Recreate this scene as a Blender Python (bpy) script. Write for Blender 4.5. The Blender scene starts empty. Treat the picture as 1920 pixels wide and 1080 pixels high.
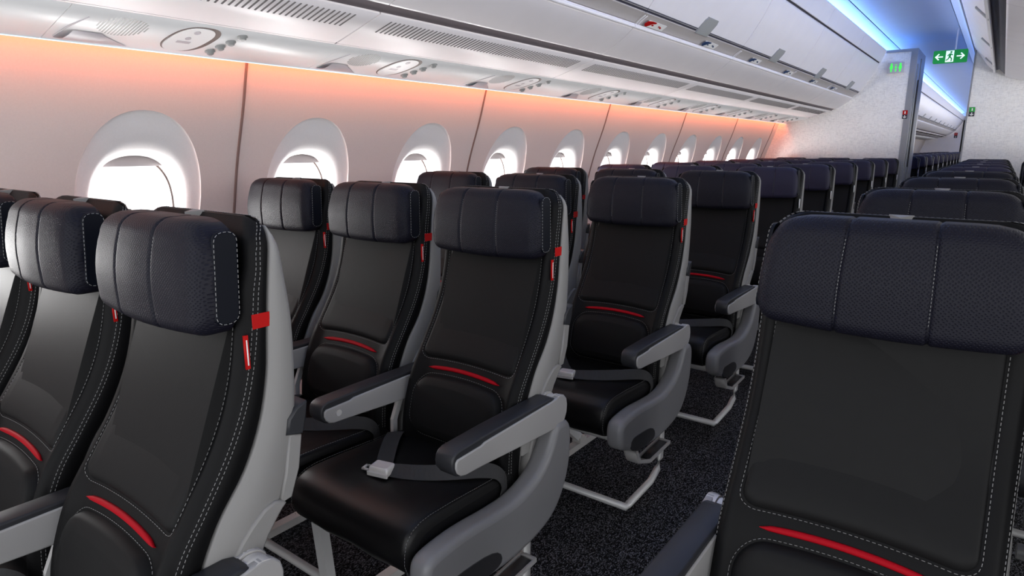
import bpy, bmesh, math, random
from mathutils import Vector, Matrix
random.seed(4)
sc = bpy.context.scene
COL = sc.collection
PI = math.pi

# ------------------------------------------------------------------ camera
CAMZ = 1.22
cam_d = bpy.data.cameras.new('camera'); cam = bpy.data.objects.new('camera', cam_d); COL.objects.link(cam)
cam_d.sensor_width = 36.0; cam_d.lens = 1203.0/1920.0*36.0
cam_d.clip_start = 0.02; cam_d.clip_end = 200
cam.location = (0, 0, CAMZ)
cam.rotation_mode = 'XYZ'
cam.rotation_euler = (PI/2-0.21403, 0.0, 0.64258)
sc.camera = cam

# ------------------------------------------------------------------ world, exposure
w = bpy.data.worlds.new('world'); sc.world = w; w.use_nodes = True
bgn = w.node_tree.nodes['Background']; bgn.inputs[0].default_value = (0.97, 0.98, 1.0, 1); bgn.inputs[1].default_value = 1.05
sc.view_settings.view_transform = 'Standard'; sc.view_settings.look = 'None'
sc.view_settings.exposure = 1.0; sc.view_settings.gamma = 1.0; sc.view_settings.use_curve_mapping = False

def area(name, loc, target, sx, sy, power, color):
    l = bpy.data.lights.new(name, 'AREA'); l.shape = 'RECTANGLE'; l.size = sx; l.size_y = sy; l.energy = power; l.color = color
    o = bpy.data.objects.new(name, l); COL.objects.link(o); o.location = loc
    d = Vector(target)-Vector(loc)
    z = -d.normalized(); y = Vector((0, 1, 0)); x = y.cross(z).normalized(); y = z.cross(x)
    m = Matrix((x, y, z)).transposed()
    o.rotation_euler = m.to_euler()
    return o
# size = x extent, size_y = along the cabin
area('orange_wash_light', (-2.13, 4.15, 1.548), (-2.26, 4.15, 1.38), .018, 8.2, 10.0, (1.0, .19, .045))
area('blue_cove_light', (-1.225, 13.2, 2.262), (-1.14, 13.2, 2.40), .04, 26.2, 29.0, (.16, .42, 1.0))
area('blue_cove_light_right', (-.385, 13.2, 2.255), (-.95, 13.2, 2.36), .03, 26.0, 64.0, (.10, .32, 1.0))
area('rear_cabin_fill', (-.25, 18.5, 1.55), (-2.0, 18.5, 1.50), .7, 15.0, 34.0, (1.0, .98, .96))  # unseen fill lamp added to brighten the cabin beyond the bulkhead
area('window_daylight', (-2.66, 4.2, .84), (-1.9, 4.2, 1.45), .50, 8.4, 210.0, (1.0, .99, .98))
area('far_side_window_fill', (2.85, 4.2, .75), (.6, 4.2, 1.75), .50, 8.4, 42.0, (1.0, .99, .98))  # unseen lamp added to brighten the bins, standing in for far-side windows

# ------------------------------------------------------------------ materials
def mat(name, col, rough=.5, metal=0.0, spec=.5, bump=None, noise=None, coat=0.0, sheen=0.0):
    m = bpy.data.materials.new(name); m.use_nodes = True
    nt = m.node_tree; b = nt.nodes['Principled BSDF']
    b.inputs['Base Color'].default_value = (*col, 1); b.inputs['Roughness'].default_value = rough
    b.inputs['Metallic'].default_value = metal; b.inputs['Specular IOR Level'].default_value = spec
    b.inputs['Coat Weight'].default_value = coat
    if sheen: b.inputs['Sheen Weight'].default_value = sheen
    tc = nt.nodes.new('ShaderNodeTexCoord')
    n = nt.nodes.new('ShaderNodeTexNoise'); n.inputs['Scale'].default_value = noise[0] if noise else 8
    n.inputs['Detail'].default_value = 3
    nt.links.new(tc.outputs['Object'], n.inputs['Vector'])
    amt = noise[1] if noise else .04
    mx = nt.nodes.new('ShaderNodeMixRGB'); mx.blend_type = 'MIX'
    mx.inputs[1].default_value = (*[c*(1-amt) for c in col], 1); mx.inputs[2].default_value = (*[min(1, c*(1+amt)) for c in col], 1)
    nt.links.new(n.outputs['Fac'], mx.inputs[0]); nt.links.new(mx.outputs[0], b.inputs['Base Color'])
    if bump:
        kind, s, st, dist = bump
        if kind == 'noise':
            t = nt.nodes.new('ShaderNodeTexNoise'); t.inputs['Scale'].default_value = s; t.inputs['Detail'].default_value = 4; out = t.outputs['Fac']
        else:
            t = nt.nodes.new('ShaderNodeTexVoronoi'); t.inputs['Scale'].default_value = s; t.inputs['Randomness'].default_value = .75; out = t.outputs['Distance']
        if kind == 'noise': nt.links.new(tc.outputs['Object'], t.inputs['Vector'])
        else:      # staggered perforation dimples laid out on the front face
            sx = nt.nodes.new('ShaderNodeSeparateXYZ'); cx_ = nt.nodes.new('ShaderNodeCombineXYZ')
            nt.links.new(tc.outputs['Object'], sx.inputs[0]); nt.links.new(sx.outputs[0], cx_.inputs[0]); nt.links.new(sx.outputs[2], cx_.inputs[1])
            rt = nt.nodes.new('ShaderNodeMapping'); rt.inputs['Rotation'].default_value = (0, 0, .785); nt.links.new(cx_.outputs[0], rt.inputs['Vector'])
            t.voronoi_dimensions = '2D'; t.inputs['Randomness'].default_value = .30; nt.links.new(rt.outputs[0], t.inputs['Vector'])
            mr = nt.nodes.new('ShaderNodeMapRange'); mr.interpolation_type = 'SMOOTHSTEP'; mr.inputs['From Min'].default_value = .08; mr.inputs['From Max'].default_value = .36
            nt.links.new(out, mr.inputs['Value']); out = mr.outputs['Result']
        bp = nt.nodes.new('ShaderNodeBump'); bp.inputs['Strength'].default_value = st; bp.inputs['Distance'].default_value = dist
        nt.links.new(out, bp.inputs['Height']); nt.links.new(bp.outputs[0], b.inputs['Normal'])
    return m
def emis(name, col, s):
    m = bpy.data.materials.new(name); m.use_nodes = True
    b = m.node_tree.nodes['Principled BSDF']; b.inputs['Base Color'].default_value = (*col, 1)
    b.inputs['Emission Color'].default_value = (*col, 1); b.inputs['Emission Strength'].default_value = s
    return m
M = {}
M['leather'] = mat('black_leather', (.0045, .0045, .005), .52, spec=.11, bump=('noise', 260, .18, .001), noise=(40, .10))
M['pad'] = mat('charcoal_leather', (.0082, .0082, .0086), .54, spec=.12, bump=('noise', 420, .16, .0006), noise=(60, .10))
M['navy'] = mat('navy_perforated_leather', (.0055, .0055, .0115), .52, spec=.19, bump=('vor', 230, .6, .0012), noise=(60, .08))
M['navyplain'] = mat('navy_plain_leather', (.003, .004, .008), .5, spec=.12, bump=('noise', 300, .12, .0008))
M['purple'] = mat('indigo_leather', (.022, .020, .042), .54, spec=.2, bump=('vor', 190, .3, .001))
M['seatblack'] = mat('smooth_black_leather', (.004, .004, .0045), .40, spec=.32, bump=('noise', 120, .10, .0008), noise=(60, .1))
M['shell'] = mat('pale_grey_plastic', (.23, .226, .222), .5, spec=.3, bump=('noise', 900, .1, .0004))
M['pod'] = mat('grey_plastic', (.19, .19, .20), .38, spec=.4, bump=('noise', 700, .06, .0004))
M['armgrey'] = mat('armrest_grey_plastic', (.32, .315, .315), .42)
M['armpad'] = mat('dark_grey_rubber', (.022, .023, .027), .45, spec=.4, bump=('noise', 500, .08, .0005))
M['dark'] = mat('dark_plastic', (.02, .02, .023), .5)
M['metal'] = mat('brushed_aluminium', (.62, .62, .62), .36, metal=.2)
M['silver'] = mat('satin_silver', (.60, .585, .57), .38, metal=.15)
M['red'] = mat('red_fabric', (.34, .003, .010), .6, spec=.1, bump=('noise', 600, .3, .0006))
M['redtag'] = mat('bright_red_vinyl', (.42, .006, .006), .5, spec=.15)
M['white'] = mat('white_vinyl', (.85, .85, .85), .5)
M['stitch'] = mat('grey_thread', (.24, .24, .24), .7, spec=.1)
M['belt'] = mat('grey_webbing', (.035, .035, .037), .6, spec=.2, bump=('noise', 700, .3, .0006), noise=(300, .15))
M['panel'] = mat('white_cabin_panel', (.84, .80, .82), .45, bump=('noise', 300, .03, .0005))
M['psu'] = mat('white_service_panel', (.92, .92, .93), .4)
M['bin'] = mat('bin_lilac_white', (.76, .73, .76), .38)
M['bindoor'] = mat('bin_door_white', (.80, .78, .82), .35)
M['bingrey'] = mat('bin_channel_grey', (.48, .45, .45), .5)
M['binrail'] = mat('bin_rail_white', (.86, .85, .90), .3)
M['strip'] = mat('shadow_gap_purple', (.27, .23, .25), .6)
M['gap'] = mat('black_gap_seal', (.03, .03, .05), .6)
M['dimchannel'] = mat('slate_channel', (.13, .13, .17), .5)
M['slot'] = mat('vent_slot_shadow', (.13, .12, .125), .8)
M['latch'] = mat('latch_grey', (.30, .31, .31), .45)
M['wall'] = mat('sidewall_fabric_panel', (.57, .51, .49), .7, bump=('noise', 260, .22, .0012), noise=(160, .05))
M['reveal'] = mat('window_surround_plastic', (.74, .71, .71), .6, bump=('noise', 260, .2, .001), noise=(160, .04))
M['seam'] = mat('seam_brown', (.16, .12, .11), .5)
M['ceil'] = mat('blue_lit_ceiling_panel', (.55, .62, .80), .42)  # white panels; blue cove light is tinted into this colour
M['shade'] = mat('shade_grey', (.40, .36, .36), .6)
M['post'] = mat('anodised_post', (.25, .255, .28), .35, metal=.3)
M['signbox'] = mat('sign_grey', (.55, .52, .56), .4)
M['green'] = emis('sign_green', (.0, .20, .03), .3)
M['signwhite'] = emis('sign_white', (.75, .9, .85), .35)
M['glowgreen'] = emis('pictogram_green', (.03, .55, .05), .8)
M['greentag'] = mat('green_vinyl', (.02, .36, .05), .5)
M['bluelabel'] = mat('navy_label', (.02, .05, .14), .5)
M['ledge'] = emis('light_lens_pale_blue', (.62, .86, 1.0), .45)
M['blackwall'] = mat('dark_opening_backdrop', (.006, .006, .008), .8)  # black that stands for the unlit opening past the far wall

# carpet with pale flecks
m = mat('black_fleck_carpet', (.012, .012, .014), .95, spec=.15); M['carpet'] = m
nt = m.node_tree; b = nt.nodes['Principled BSDF']
tc = nt.nodes['Texture Coordinate']
mp = nt.nodes.new('ShaderNodeMapping'); mp.inputs['Scale'].default_value = (1.0, .55, 1)
nt.links.new(tc.outputs['Object'], mp.inputs['Vector'])
v = nt.nodes.new('ShaderNodeTexVoronoi'); v.inputs['Scale'].default_value = 400; v.inputs['Randomness'].default_value = .7
nt.links.new(mp.outputs[0], v.inputs['Vector'])
n2 = nt.nodes.new('ShaderNodeTexNoise'); n2.inputs['Scale'].default_value = 3.2; n2.inputs['Detail'].default_value = 2
nt.links.new(tc.outputs['Object'], n2.inputs['Vector'])
cr = nt.nodes.new('ShaderNodeValToRGB'); e = cr.color_ramp.elements
e[0].position = .60; e[0].color = (.003, .003, .004, 1); e[1].position = .97; e[1].color = (.17, .17, .19, 1)
sep = nt.nodes.new('ShaderNodeSeparateColor'); nt.links.new(v.outputs['Color'], sep.inputs[0])
nt.links.new(sep.outputs[0], cr.inputs[0]); nt.links.new(cr.outputs[0], b.inputs['Base Color'])
bp = nt.nodes.new('ShaderNodeBump'); bp.inputs['Strength'].default_value = .6; bp.inputs['Distance'].default_value = .003
nt.links.new(v.outputs['Distance'], bp.inputs['Height']); nt.links.new(bp.outputs[0], b.inputs['Normal'])

# woven bulkhead laminate: short horizontal and vertical dashes
m = mat('woven_bulkhead_laminate', (.66, .65, .65), .55); M['bulk'] = m
nt = m.node_tree; b = nt.nodes['Principled BSDF']; tc = nt.nodes['Texture Coordinate']
outs = []
for s in ((34, 34, 300), (300, 34, 34)):
    mp = nt.nodes.new('ShaderNodeMapping'); mp.inputs['Scale'].default_value = s
    nt.links.new(tc.outputs['Object'], mp.inputs['Vector'])
    n = nt.nodes.new('ShaderNodeTexNoise'); n.inputs['Scale'].default_value = 1; n.inputs['Detail'].default_value = 2
    nt.links.new(mp.outputs[0], n.inputs['Vector'])
    c = nt.nodes.new('ShaderNodeValToRGB'); c.color_ramp.elements[0].position = .34; c.color_ramp.elements[1].position = .50
    c.color_ramp.elements[0].color = (.76, .75, .75, 1); c.color_ramp.elements[1].color = (.92, .91, .90, 1)
    nt.links.new(n.outputs['Fac'], c.inputs[0]); outs.append(c)
mx = nt.nodes.new('ShaderNodeMixRGB'); mx.blend_type = 'MULTIPLY'; mx.inputs[0].default_value = .75
nt.links.new(outs[0].outputs[0], mx.inputs[1]); nt.links.new(outs[1].outputs[0], mx.inputs[2])
nt.links.new(mx.outputs[0], b.inputs['Base Color'])

# glass
m = bpy.data.materials.new('window_glass'); m.use_nodes = True; nt = m.node_tree; nt.nodes.clear()
o = nt.nodes.new('ShaderNodeOutputMaterial'); t = nt.nodes.new('ShaderNodeBsdfTransparent'); g = nt.nodes.new('ShaderNodeBsdfGlossy')
g.inputs['Roughness'].default_value = .02; f = nt.nodes.new('ShaderNodeFresnel'); f.inputs[0].default_value = 1.06
x = nt.nodes.new('ShaderNodeMixShader'); nt.links.new(f.outputs[0], x.inputs[0]); nt.links.new(t.outputs[0], x.inputs[1]); nt.links.new(g.outputs[0], x.inputs[2]); nt.links.new(x.outputs[0], o.inputs[0])
M['glass'] = m

# ------------------------------------------------------------------ mesh helpers
def interp(tab, z):
    if z <= tab[0][0]: return tab[0][1]
    for (a, va), (b_, vb) in zip(tab, tab[1:]):
        if z <= b_: 
            t = (z-a)/(b_-a); return va+(vb-va)*t
    return tab[-1][1]
def smooth_interp(tab, z):
    if z <= tab[0][0] or z >= tab[-1][0]: return interp(tab, z)
    n = len(tab)
    def slope(i):
        if i == 0 or i == n-1: j = min(i, n-2); return (tab[j+1][1]-tab[j][1])/(tab[j+1][0]-tab[j][0])
        return (tab[i+1][1]-tab[i-1][1])/(tab[i+1][0]-tab[i-1][0])
    for i in range(n-1):
        if z <= tab[i+1][0]:
            h = tab[i+1][0]-tab[i][0]; t = (z-tab[i][0])/h
            return (2*t**3-3*t*t+1)*tab[i][1]+(t**3-2*t*t+t)*h*slope(i)+(-2*t**3+3*t*t)*tab[i+1][1]+(t**3-t*t)*h*slope(i+1)
class MB:
    def __init__(s): s.v = []; s.f = []; s.sm = []
    def add(s, vs, fs, smooth=True):
        n = len(s.v); s.v += [tuple(p) for p in vs]; s.f += [tuple(i+n for i in q) for q in fs]; s.sm += [smooth]*len(fs); return s
    def box(s, x0, x1, y0, y1, z0, z1):
        return s.add([(x0, y0, z0), (x1, y0, z0), (x1, y1, z0), (x0, y1, z0), (x0, y0, z1), (x1, y0, z1), (x1, y1, z1), (x0, y1, z1)],
                     [(0, 3, 2, 1), (4, 5, 6, 7), (0, 1, 5, 4), (1, 2, 6, 5), (2, 3, 7, 6), (3, 0, 4, 7)], False)
    def loft(s, rings, cap=True, closed=True, smooth=True):
        n = len(rings[0]); vs = [p for r in rings for p in r]; fs = []
        for i in range(len(rings)-1):
            for j in range(n if closed else n-1):
                k = (j+1) % n
                fs.append((i*n+j, i*n+k, (i+1)*n+k, (i+1)*n+j))
        s.add(vs, fs, smooth)
        if cap and closed:
            s.add(rings[0], [tuple(range(n-1, -1, -1))], smooth); s.add(rings[-1], [tuple(range(n))], smooth)
        return s
    def tube(s, path, r, n=8, cap=True):
        P = [Vector(p) for p in path]; rings = []
        for i, p in enumerate(P):
            d = (P[min(i+1, len(P)-1)]-P[max(i-1, 0)]).normalized()
            up = Vector((0, 0, 1)) if abs(d.z) < .9 else Vector((0, 1, 0))
            a = d.cross(up).normalized(); b_ = d.cross(a)
            rr = r[i] if isinstance(r, (list, tuple)) else r
            rings.append([p+(a*math.cos(2*PI*k/n)+b_*math.sin(2*PI*k/n))*rr for k in range(n)])
        return s.loft(rings, cap)
    def bar(s, path, w_, h):     # rectangular section bar
        P = [Vector(p) for p in path]; rings = []
        for i, p in enumerate(P):
            d = (P[min(i+1, len(P)-1)]-P[max(i-1, 0)]).normalized()
            up = Vector((0, 0, 1)) if abs(d.z) < .9 else Vector((0, 1, 0))
            a = d.cross(up).normalized()*w_/2; b_ = a.normalized().cross(d)*h/2
            rings.append([p-a-b_, p+a-b_, p+a+b_, p-a+b_])
        return s.loft(rings, True, True, False)
    def dashes(s, path, dash=.0045, gap=.0032, r=.0008):
        P = [Vector(p) for p in path]
        L = [0]
        for a, b_ in zip(P, P[1:]): L.append(L[-1]+(b_-a).length)
        def at(t):
            for i in range(len(P)-1):
                if t <= L[i+1]:
                    q = (t-L[i])/max(1e-9, L[i+1]-L[i]); return P[i].lerp(P[i+1], q)
            return P[-1]
        t = 0
        while t+dash < L[-1]:
            a, b_ = at(t), at(t+dash); d = (b_-a).normalized()
            up = Vector((0, 0, 1)) if abs(d.z) < .9 else Vector((0, 1, 0))
            x_ = d.cross(up).normalized()*r; y_ = d.cross(x_).normalized()*r
            s.loft([[a-x_, a-y_, a+x_, a+y_], [b_-x_, b_-y_, b_+x_, b_+y_]], True)
            t += dash+gap
        return s
    def prism_x(s, outline, x0, x1, bev=.004, sub=0):     # outline in (y,z), extruded along x with rounded edges
        O = [Vector((p[0], p[1])) for p in outline]
        for _ in range(sub):
            Q = []
            for i in range(len(O)):
                a, b_ = O[i], O[(i+1) % len(O)]; Q += [a.lerp(b_, .25), a.lerp(b_, .75)]
            O = Q
        n = len(O); ar = sum(O[i].x*O[(i+1) % n].y-O[(i+1) % n].x*O[i].y for i in range(n))
        if ar < 0: O = O[::-1]
        def off(d):
            R = []
            for i in range(n):
                a, b_, c = O[i-1], O[i], O[(i+1) % n]
                e1 = (b_-a).normalized(); e2 = (c-b_).normalized()
                nn = Vector((e1.y+e2.y, -(e1.x+e2.x)))
                if nn.length < 1e-6: nn = Vector((e1.y, -e1.x))
                nn.normalize(); R.append(b_-nn*d)
            return R
        rings = []
        st = [(0, bev), (.076*bev, .617*bev), (.293*bev, .293*bev), (.617*bev, .076*bev), (bev, 0)] if bev > .01 else [(0, bev), (.3*bev, .3*bev), (bev, 0)]
        for dx, d in st: rings.append([(x0+dx, q.x, q.y) for q in off(d)])
        for dx, d in st[::-1]: rings.append([(x1-dx, q.x, q.y) for q in off(d)])
        return s.loft(rings)
    def sheet(s, P, nu, nv, smooth=True):
        s.add([p for row in P for p in row], [(i*(nv)+j, i*nv+j+1, (i+1)*nv+j+1, (i+1)*nv+j) for i in range(nu-1) for j in range(nv-1)], smooth); return s
    def mesh(s, name, material, flipx=False, autosmooth=None):
        me = bpy.data.meshes.new(name)
        vs = [(-p[0], p[1], p[2]) for p in s.v] if flipx else s.v
        me.from_pydata(vs, [], s.f); me.materials.append(material)
        me.polygons.foreach_set('use_smooth', s.sm)
        bm = bmesh.new(); bm.from_mesh(me); bmesh.ops.recalc_face_normals(bm, faces=bm.faces); bm.to_mesh(me); bm.free()
        me.update(); return me
def obj(name, me, parent=None, loc=(0, 0, 0)):
    o = bpy.data.objects.new(name, me); COL.objects.link(o); o.location = loc
    if parent: o.parent = parent
    return o
def tag(o, label=None, cat=None, group=None, kind=None):
    if label: o['label'] = label
    if cat: o['category'] = cat
    if group: o['group'] = group
    if kind: o['kind'] = kind
    return o
def empty(name, loc=(0, 0, 0)):
    o = bpy.data.objects.new(name, None); COL.objects.link(o); o.location = loc; o.empty_display_size = .05; return o
def struct(name, mb, material, parent=None):
    o = obj(name, mb.mesh(name, material), parent)
    if not parent: o['kind'] = 'structure'
    return o
def rrect(cx, cz, hw, hh, r, n=8):
    out = []
    for (sx, sz, a0) in ((1, 1, 0), (-1, 1, 90), (-1, -1, 180), (1, -1, 270)):
        for k in range(n+1):
            a = math.radians(a0+90*k/n); out.append((cx+sx*(hw-r)+r*math.cos(a), cz+sz*(hh-r)+r*math.sin(a)))
    return out

# ------------------------------------------------------------------ the room
YB = 8.25; YF = 26.8; YN = -1.3
WALL = [(0, -2.42), (.4, -2.42), (.7, -2.405), (.9, -2.378), (1.025, -2.346), (1.177, -2.302), (1.368, -2.232), (1.519, -2.185), (1.66, -2.13)]
def wx(z): return smooth_interp(WALL, z)
f = MB(); f.box(-2.46, 2.9, YN, 33.5, -.05, 0); struct('floor', f, M['carpet'])
# ceiling in transverse panels
cs = [(-1.40, 2.285), (-1.30, 2.318), (-1.20, 2.352), (-1.137, 2.372)]
cs2 = [(-1.130, 2.374), (-.95, 2.386), (-.75, 2.388), (-.60, 2.382), (-.49, 2.368)]
cm = MB()
y = .135-1.345
while y < 33:
    y1 = min(y+1.341, 33)
    for sec in (cs, cs2):
        a = [(p[0], y, p[1]) for p in sec]; b_ = [(p[0], y1, p[1]) for p in sec]
        cm.loft([a, b_], False, False); cm.loft([[(p[0], p[1], p[2]+.02) for p in a], [(p[0], p[1], p[2]+.02) for p in b_]], False, False)
    y += 1.345
struct('ceiling', cm, M['ceil'])
g = MB(); g.box(-1.46, 3.0, YN, 33.4, 2.42, 2.46); g.box(-1.139, -1.128, YN, 33.2, 2.378, 2.40)
struct('trim_1', g, M['gap'])
# side wall: one cell for each window, opening cut through
WC = [1.012+.6725*k for k in range(-1, 11)]
def arch(c, a, b_up, b_dn, zc, ex, t):
    ca, sa = math.cos(t), math.sin(t)
    r = (abs(ca)**ex+abs(sa)**ex)**(-1/ex)
    return (c+a*r*ca, zc+(b_up if sa > 0 else b_dn)*r*sa)
NA = 72
def wall_cell(mbw, c, y0, y1):
    zc, z1 = 1.05, 1.66
    angs = sorted([2*PI*k/NA for k in range(NA)]+[math.atan2(zz-zc, yy-c) % (2*PI) for yy in (y0, y1) for zz in (0, z1)])
    rings = []
    outer = []; inner = []
    for t in angs:
        ca, sa = math.cos(t), math.sin(t)
        k = min([(y1-c)/ca if ca > 1e-9 else 1e9, (y0-c)/ca if ca < -1e-9 else 1e9, (z1-zc)/sa if sa > 1e-9 else 1e9, -zc/sa if sa < -1e-9 else 1e9])
        outer.append((c+k*ca, zc+k*sa))
        r = (abs(ca/.205)**2.15+abs(sa/(.292 if sa > 0 else .34))**2.15)**(-1/2.15)
        inner.append((c+r*ca, zc+r*sa))
    for i in range(9):
        t = i/8
        ring = []
        for o_, n_ in zip(outer, inner):
            yy = o_[0]+(n_[0]-o_[0])*t; zz = o_[1]+(n_[1]-o_[1])*t
            ring.append((wx(zz), yy, zz))
        rings.append(ring)
    mbw.loft(rings, False, True, True)
    return inner
mbw = MB(); inners = []
for k, c in enumerate(WC): inners.append(wall_cell(mbw, c, c-.33625, c+.33625))
# plain wall nearer than the first cell and the zone beyond the bulkhead
def plain_wall(m_, y0, y1):
    zs = [i*1.66/24 for i in range(25)]
    m_.sheet([[(wx(z), y0, z) for z in zs], [(wx(z), y1, z) for z in zs]], 2, 25)
plain_wall(mbw, YN, WC[0]-.33625); plain_wall(mbw, WC[-1]+.33625, YF)
struct('wall_left', mbw, M['wall'])
# window surrounds
for k, c in enumerate(WC):
    mb = MB(); inner = inners[k]; n = len(inner); zc = 1.05
    rings = []
    for t, dep in ((0, 0), (.0, .002), (.02, .007), (.08, .010), (.35, .014), (.65, .020), (.84, .032), (.94, .048), (1.0, .072), (1.0, .12)):
        ring = []
        for (yy, zz) in inner:
            ang = math.atan2((zz-zc), yy-c)
            ca, sa = math.cos(ang), math.sin(ang)
            cz = 1.025
            r = (abs(ca/.145)**2.4+abs(sa/(.172 if sa > 0 else .19))**2.4)**(-1/2.4)
            iy, iz = c+.004+r*ca, cz+r*sa
            y_ = yy+(iy-yy)*t; z_ = zz+(iz-zz)*t
            ring.append((wx(zz+(z_-zz)*1.0)-dep, y_, z_))
        rings.append(ring)
    mb.loft(rings, False)
    o = struct('window_%d' % (k+1), mb, M['reveal'])
    # dark gasket line round the pane
    gk = MB(); last = rings[-1]
    pane_ring = [(-2.44, c+.004+(q[1]-c-.004)*1.02, 1.025+(q[2]-1.025)*1.02) for q in last]
    gk.add(pane_ring, [tuple(range(n))], False)
    obj('pane', gk.mesh('pane', M['glass']), o)
    gs = MB()
    gs.loft([[(-2.432, c+.004+(q[1]-c-.004)*s_, 1.025+(q[2]-1.025)*s_) for q in last] for s_ in (1.01, .962)]+[[(-2.437, c+.004+(q[1]-c-.004)*s_, 1.025+(q[2]-1.025)*s_) for q in last] for s_ in (.962, 1.01)], False)
    obj('gasket', gs.mesh('gasket', M['seam']), o)
    sh = MB(); sh.box(-2.405, -2.397, c-.135, c+.14, 1.160, 1.225)
    obj('window_shade', sh.mesh('window_shade', M['shade']), o)
# seams of the side wall
for j in range(-1, 7):
    ys = 1.350+1.345*j-.0  # boundaries between every second cell
    mb = MB(); zs = [i*1.62/30 for i in range(31)]
    rings = [[(wx(z)+d, ys+dy, z) for (d, dy) in ((-.01, -.004), (.005, -.004), (.006, 0), (.005, .004), (-.01, .004))] for z in zs]
    mb.loft(rings, True)
    if ys < YB: struct('trim_%d' % (j+3), mb, M['seam'])
mb = MB(); zs = [i*1.62/30 for i in range(31)]
mb.loft([[(wx(z)+d, 13.5+dy, z) for (d, dy) in ((-.01, -.01), (.006, -.01), (.006, .01), (-.01, .01))] for z in zs], True); struct('trim_10', mb, M['seam'])
# light-blocking skin added out of view so daylight comes only through the windows
sk = MB(); sk.box(-2.46, -1.60, YN, 33, 1.72, 1.74)
for a, b_ in ((8.1, 33),): sk.box(-2.50, -2.45, a, b_, 0, 1.73)
struct('light_block_skin', sk, M['panel'])

# ------------------------------------------------------------------ left overhead bins
CH = [(-1.415, 1.767), (-1.405, 1.782), (-1.385, 1.802), (-1.368, 1.812)]
DOOR = [(-1.357, 1.826), (-1.318, 1.880), (-1.262, 1.966), (-1.222, 2.040), (-1.190, 2.112)]
UP = [(-1.180, 2.122), (-1.165, 2.160), (-1.148, 2.200), (-1.130, 2.240)]
BOT = [(-1.585, 1.655), (-1.54, 1.676), (-1.49, 1.706), (-1.45, 1.735), (-1.425, 1.758)]
def slab(m_, sec, y0, y1, th=.012, inward=(-.6, .8)):
    # section curve extruded along the cabin with real thickness
    back = [(p[0]+inward[0]*th, p[1]+inward[1]*th) for p in sec[::-1]]
    ring = list(sec)+back
    m_.loft([[(p[0], y0, p[1]) for p in ring], [(p[0], y1, p[1]) for p in ring]], True, True, True)
def dense(sec, n=4):
    out = []
    for i in range(len(sec)-1):
        p0 = Vector(sec[max(i-1, 0)]); p1 = Vector(sec[i]); p2 = Vector(sec[i+1]); p3 = Vector(sec[min(i+2, len(sec)-1)])
        for k in range(n):
            t = k/n
            q = .5*((2*p1)+(p2-p0)*t+(2*p0-5*p1+4*p2-p3)*t*t+(3*p1-p0-3*p2+p3)*t**3)
            out.append((q.x, q.y))
    out.append(sec[-1]); return out
L = 1.345
proto = {}
def me_of(name, mb, material): return mb.mesh(name, material)
b1 = MB(); slab(b1, dense(BOT), .0025, L-.0025)
b1.box(-2.1, -1.19, .01, L-.01, 2.15, 2.17); b1.box(-1.50, -1.40, .004, L-.004, 1.80, 1.84)
bin_body = me_of('bin_body', b1, M['bin'])
b2 = MB(); b2.tube([(-1.421, .002, 1.766), (-1.421, L-.002, 1.766)], .0085, 8); b2.box(-1.431, -1.416, .002, L-.002, 1.762, 1.776)
bin_rail = me_of('grip_rail', b2, M['binrail'])
b3 = MB(); slab(b3, dense([(-1.418, 1.778), (-1.40, 1.793), (-1.38, 1.806), (-1.362, 1.816)]), .003, L-.003, .008)
bin_channel = me_of('grip_channel', b3, M['bingrey'])
b3 = MB()
for yy in (.012, .034): slab(b3, [(-1.420, 1.7725), (-1.403, 1.7895), (-1.383, 1.8025), (-1.372, 1.809)], yy, yy+.008, .004)
bin_rib = me_of('channel_rib', b3, M['binrail'])
b4 = MB(); slab(b4, dense(DOOR), .003, L-.003)
bin_door = me_of('bin_door', b4, M['bindoor'])
b5 = MB(); slab(b5, dense(UP), .003, L-.003)
bin_top = me_of('top_fascia', b5, M['bindoor'])
b6 = MB(); slab(b6, [(-1.371, 1.818), (-1.362, 1.823), (-1.351, 1.832)], .0005, L-.0005, .006); slab(b6, [(-1.203, 2.105), (-1.187, 2.135)], 0, L, .006)
bin_gap = me_of('black_seal', b6, M['gap'])
# latch paddle lying on the door's lower edge
def door_pt(s_):
    D = dense(DOOR, 8); Ls = [0]
    for a, c in zip(D, D[1:]): Ls.append(Ls[-1]+math.dist(a, c))
    for i in range(len(D)-1):
        if s_ <= Ls[i+1]:
            t = (s_-Ls[i])/(Ls[i+1]-Ls[i]); return (D[i][0]+(D[i+1][0]-D[i][0])*t, D[i][1]+(D[i+1][1]-D[i][1])*t)
    return D[-1]
lt = MB(); yc = 3.50-2.825; rows_ = []
for s_ in [-.012, 0, .02, .04, .06, .072, .078]:
    px, pz = door_pt(max(0, s_)); 
    if s_ < 0: px -= .010; pz -= .012
    hw = .080 if s_ < .07 else .070
    sh_ = s_*.35
    rows_.append([(px+.005, yc-hw+sh_, pz-.005), (px+.005, yc+hw+sh_, pz-.005), (px-.002, yc+hw+sh_, pz+.002), (px-.002, yc-hw+sh_, pz+.002)])
lt.loft(rows_, True, True, False)
latch = me_of('latch_paddle', lt, M['latch'])
words = ['nearest', 'second', 'third', 'fourth', 'fifth', 'sixth', 'seventh', 'eighth', 'ninth', 'tenth', 'eleventh', 'twelfth', 'thirteenth', 'fourteenth', 'fifteenth', 'sixteenth', 'seventeenth', 'eighteenth']
def place_bin(y0, label, group):
    r = empty('overhead_bin', (0, y0, 0)); tag(r, label, 'overhead bin', group)
    for nm, me in (('bin_body', bin_body), ('grip_rail', bin_rail), ('grip_channel', bin_channel), ('channel_rib', bin_rib), ('bin_door', bin_door), ('top_fascia', bin_top), ('seal', bin_gap), ('latch_paddle', latch)):
        obj(nm, me, r)
    return r
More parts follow.
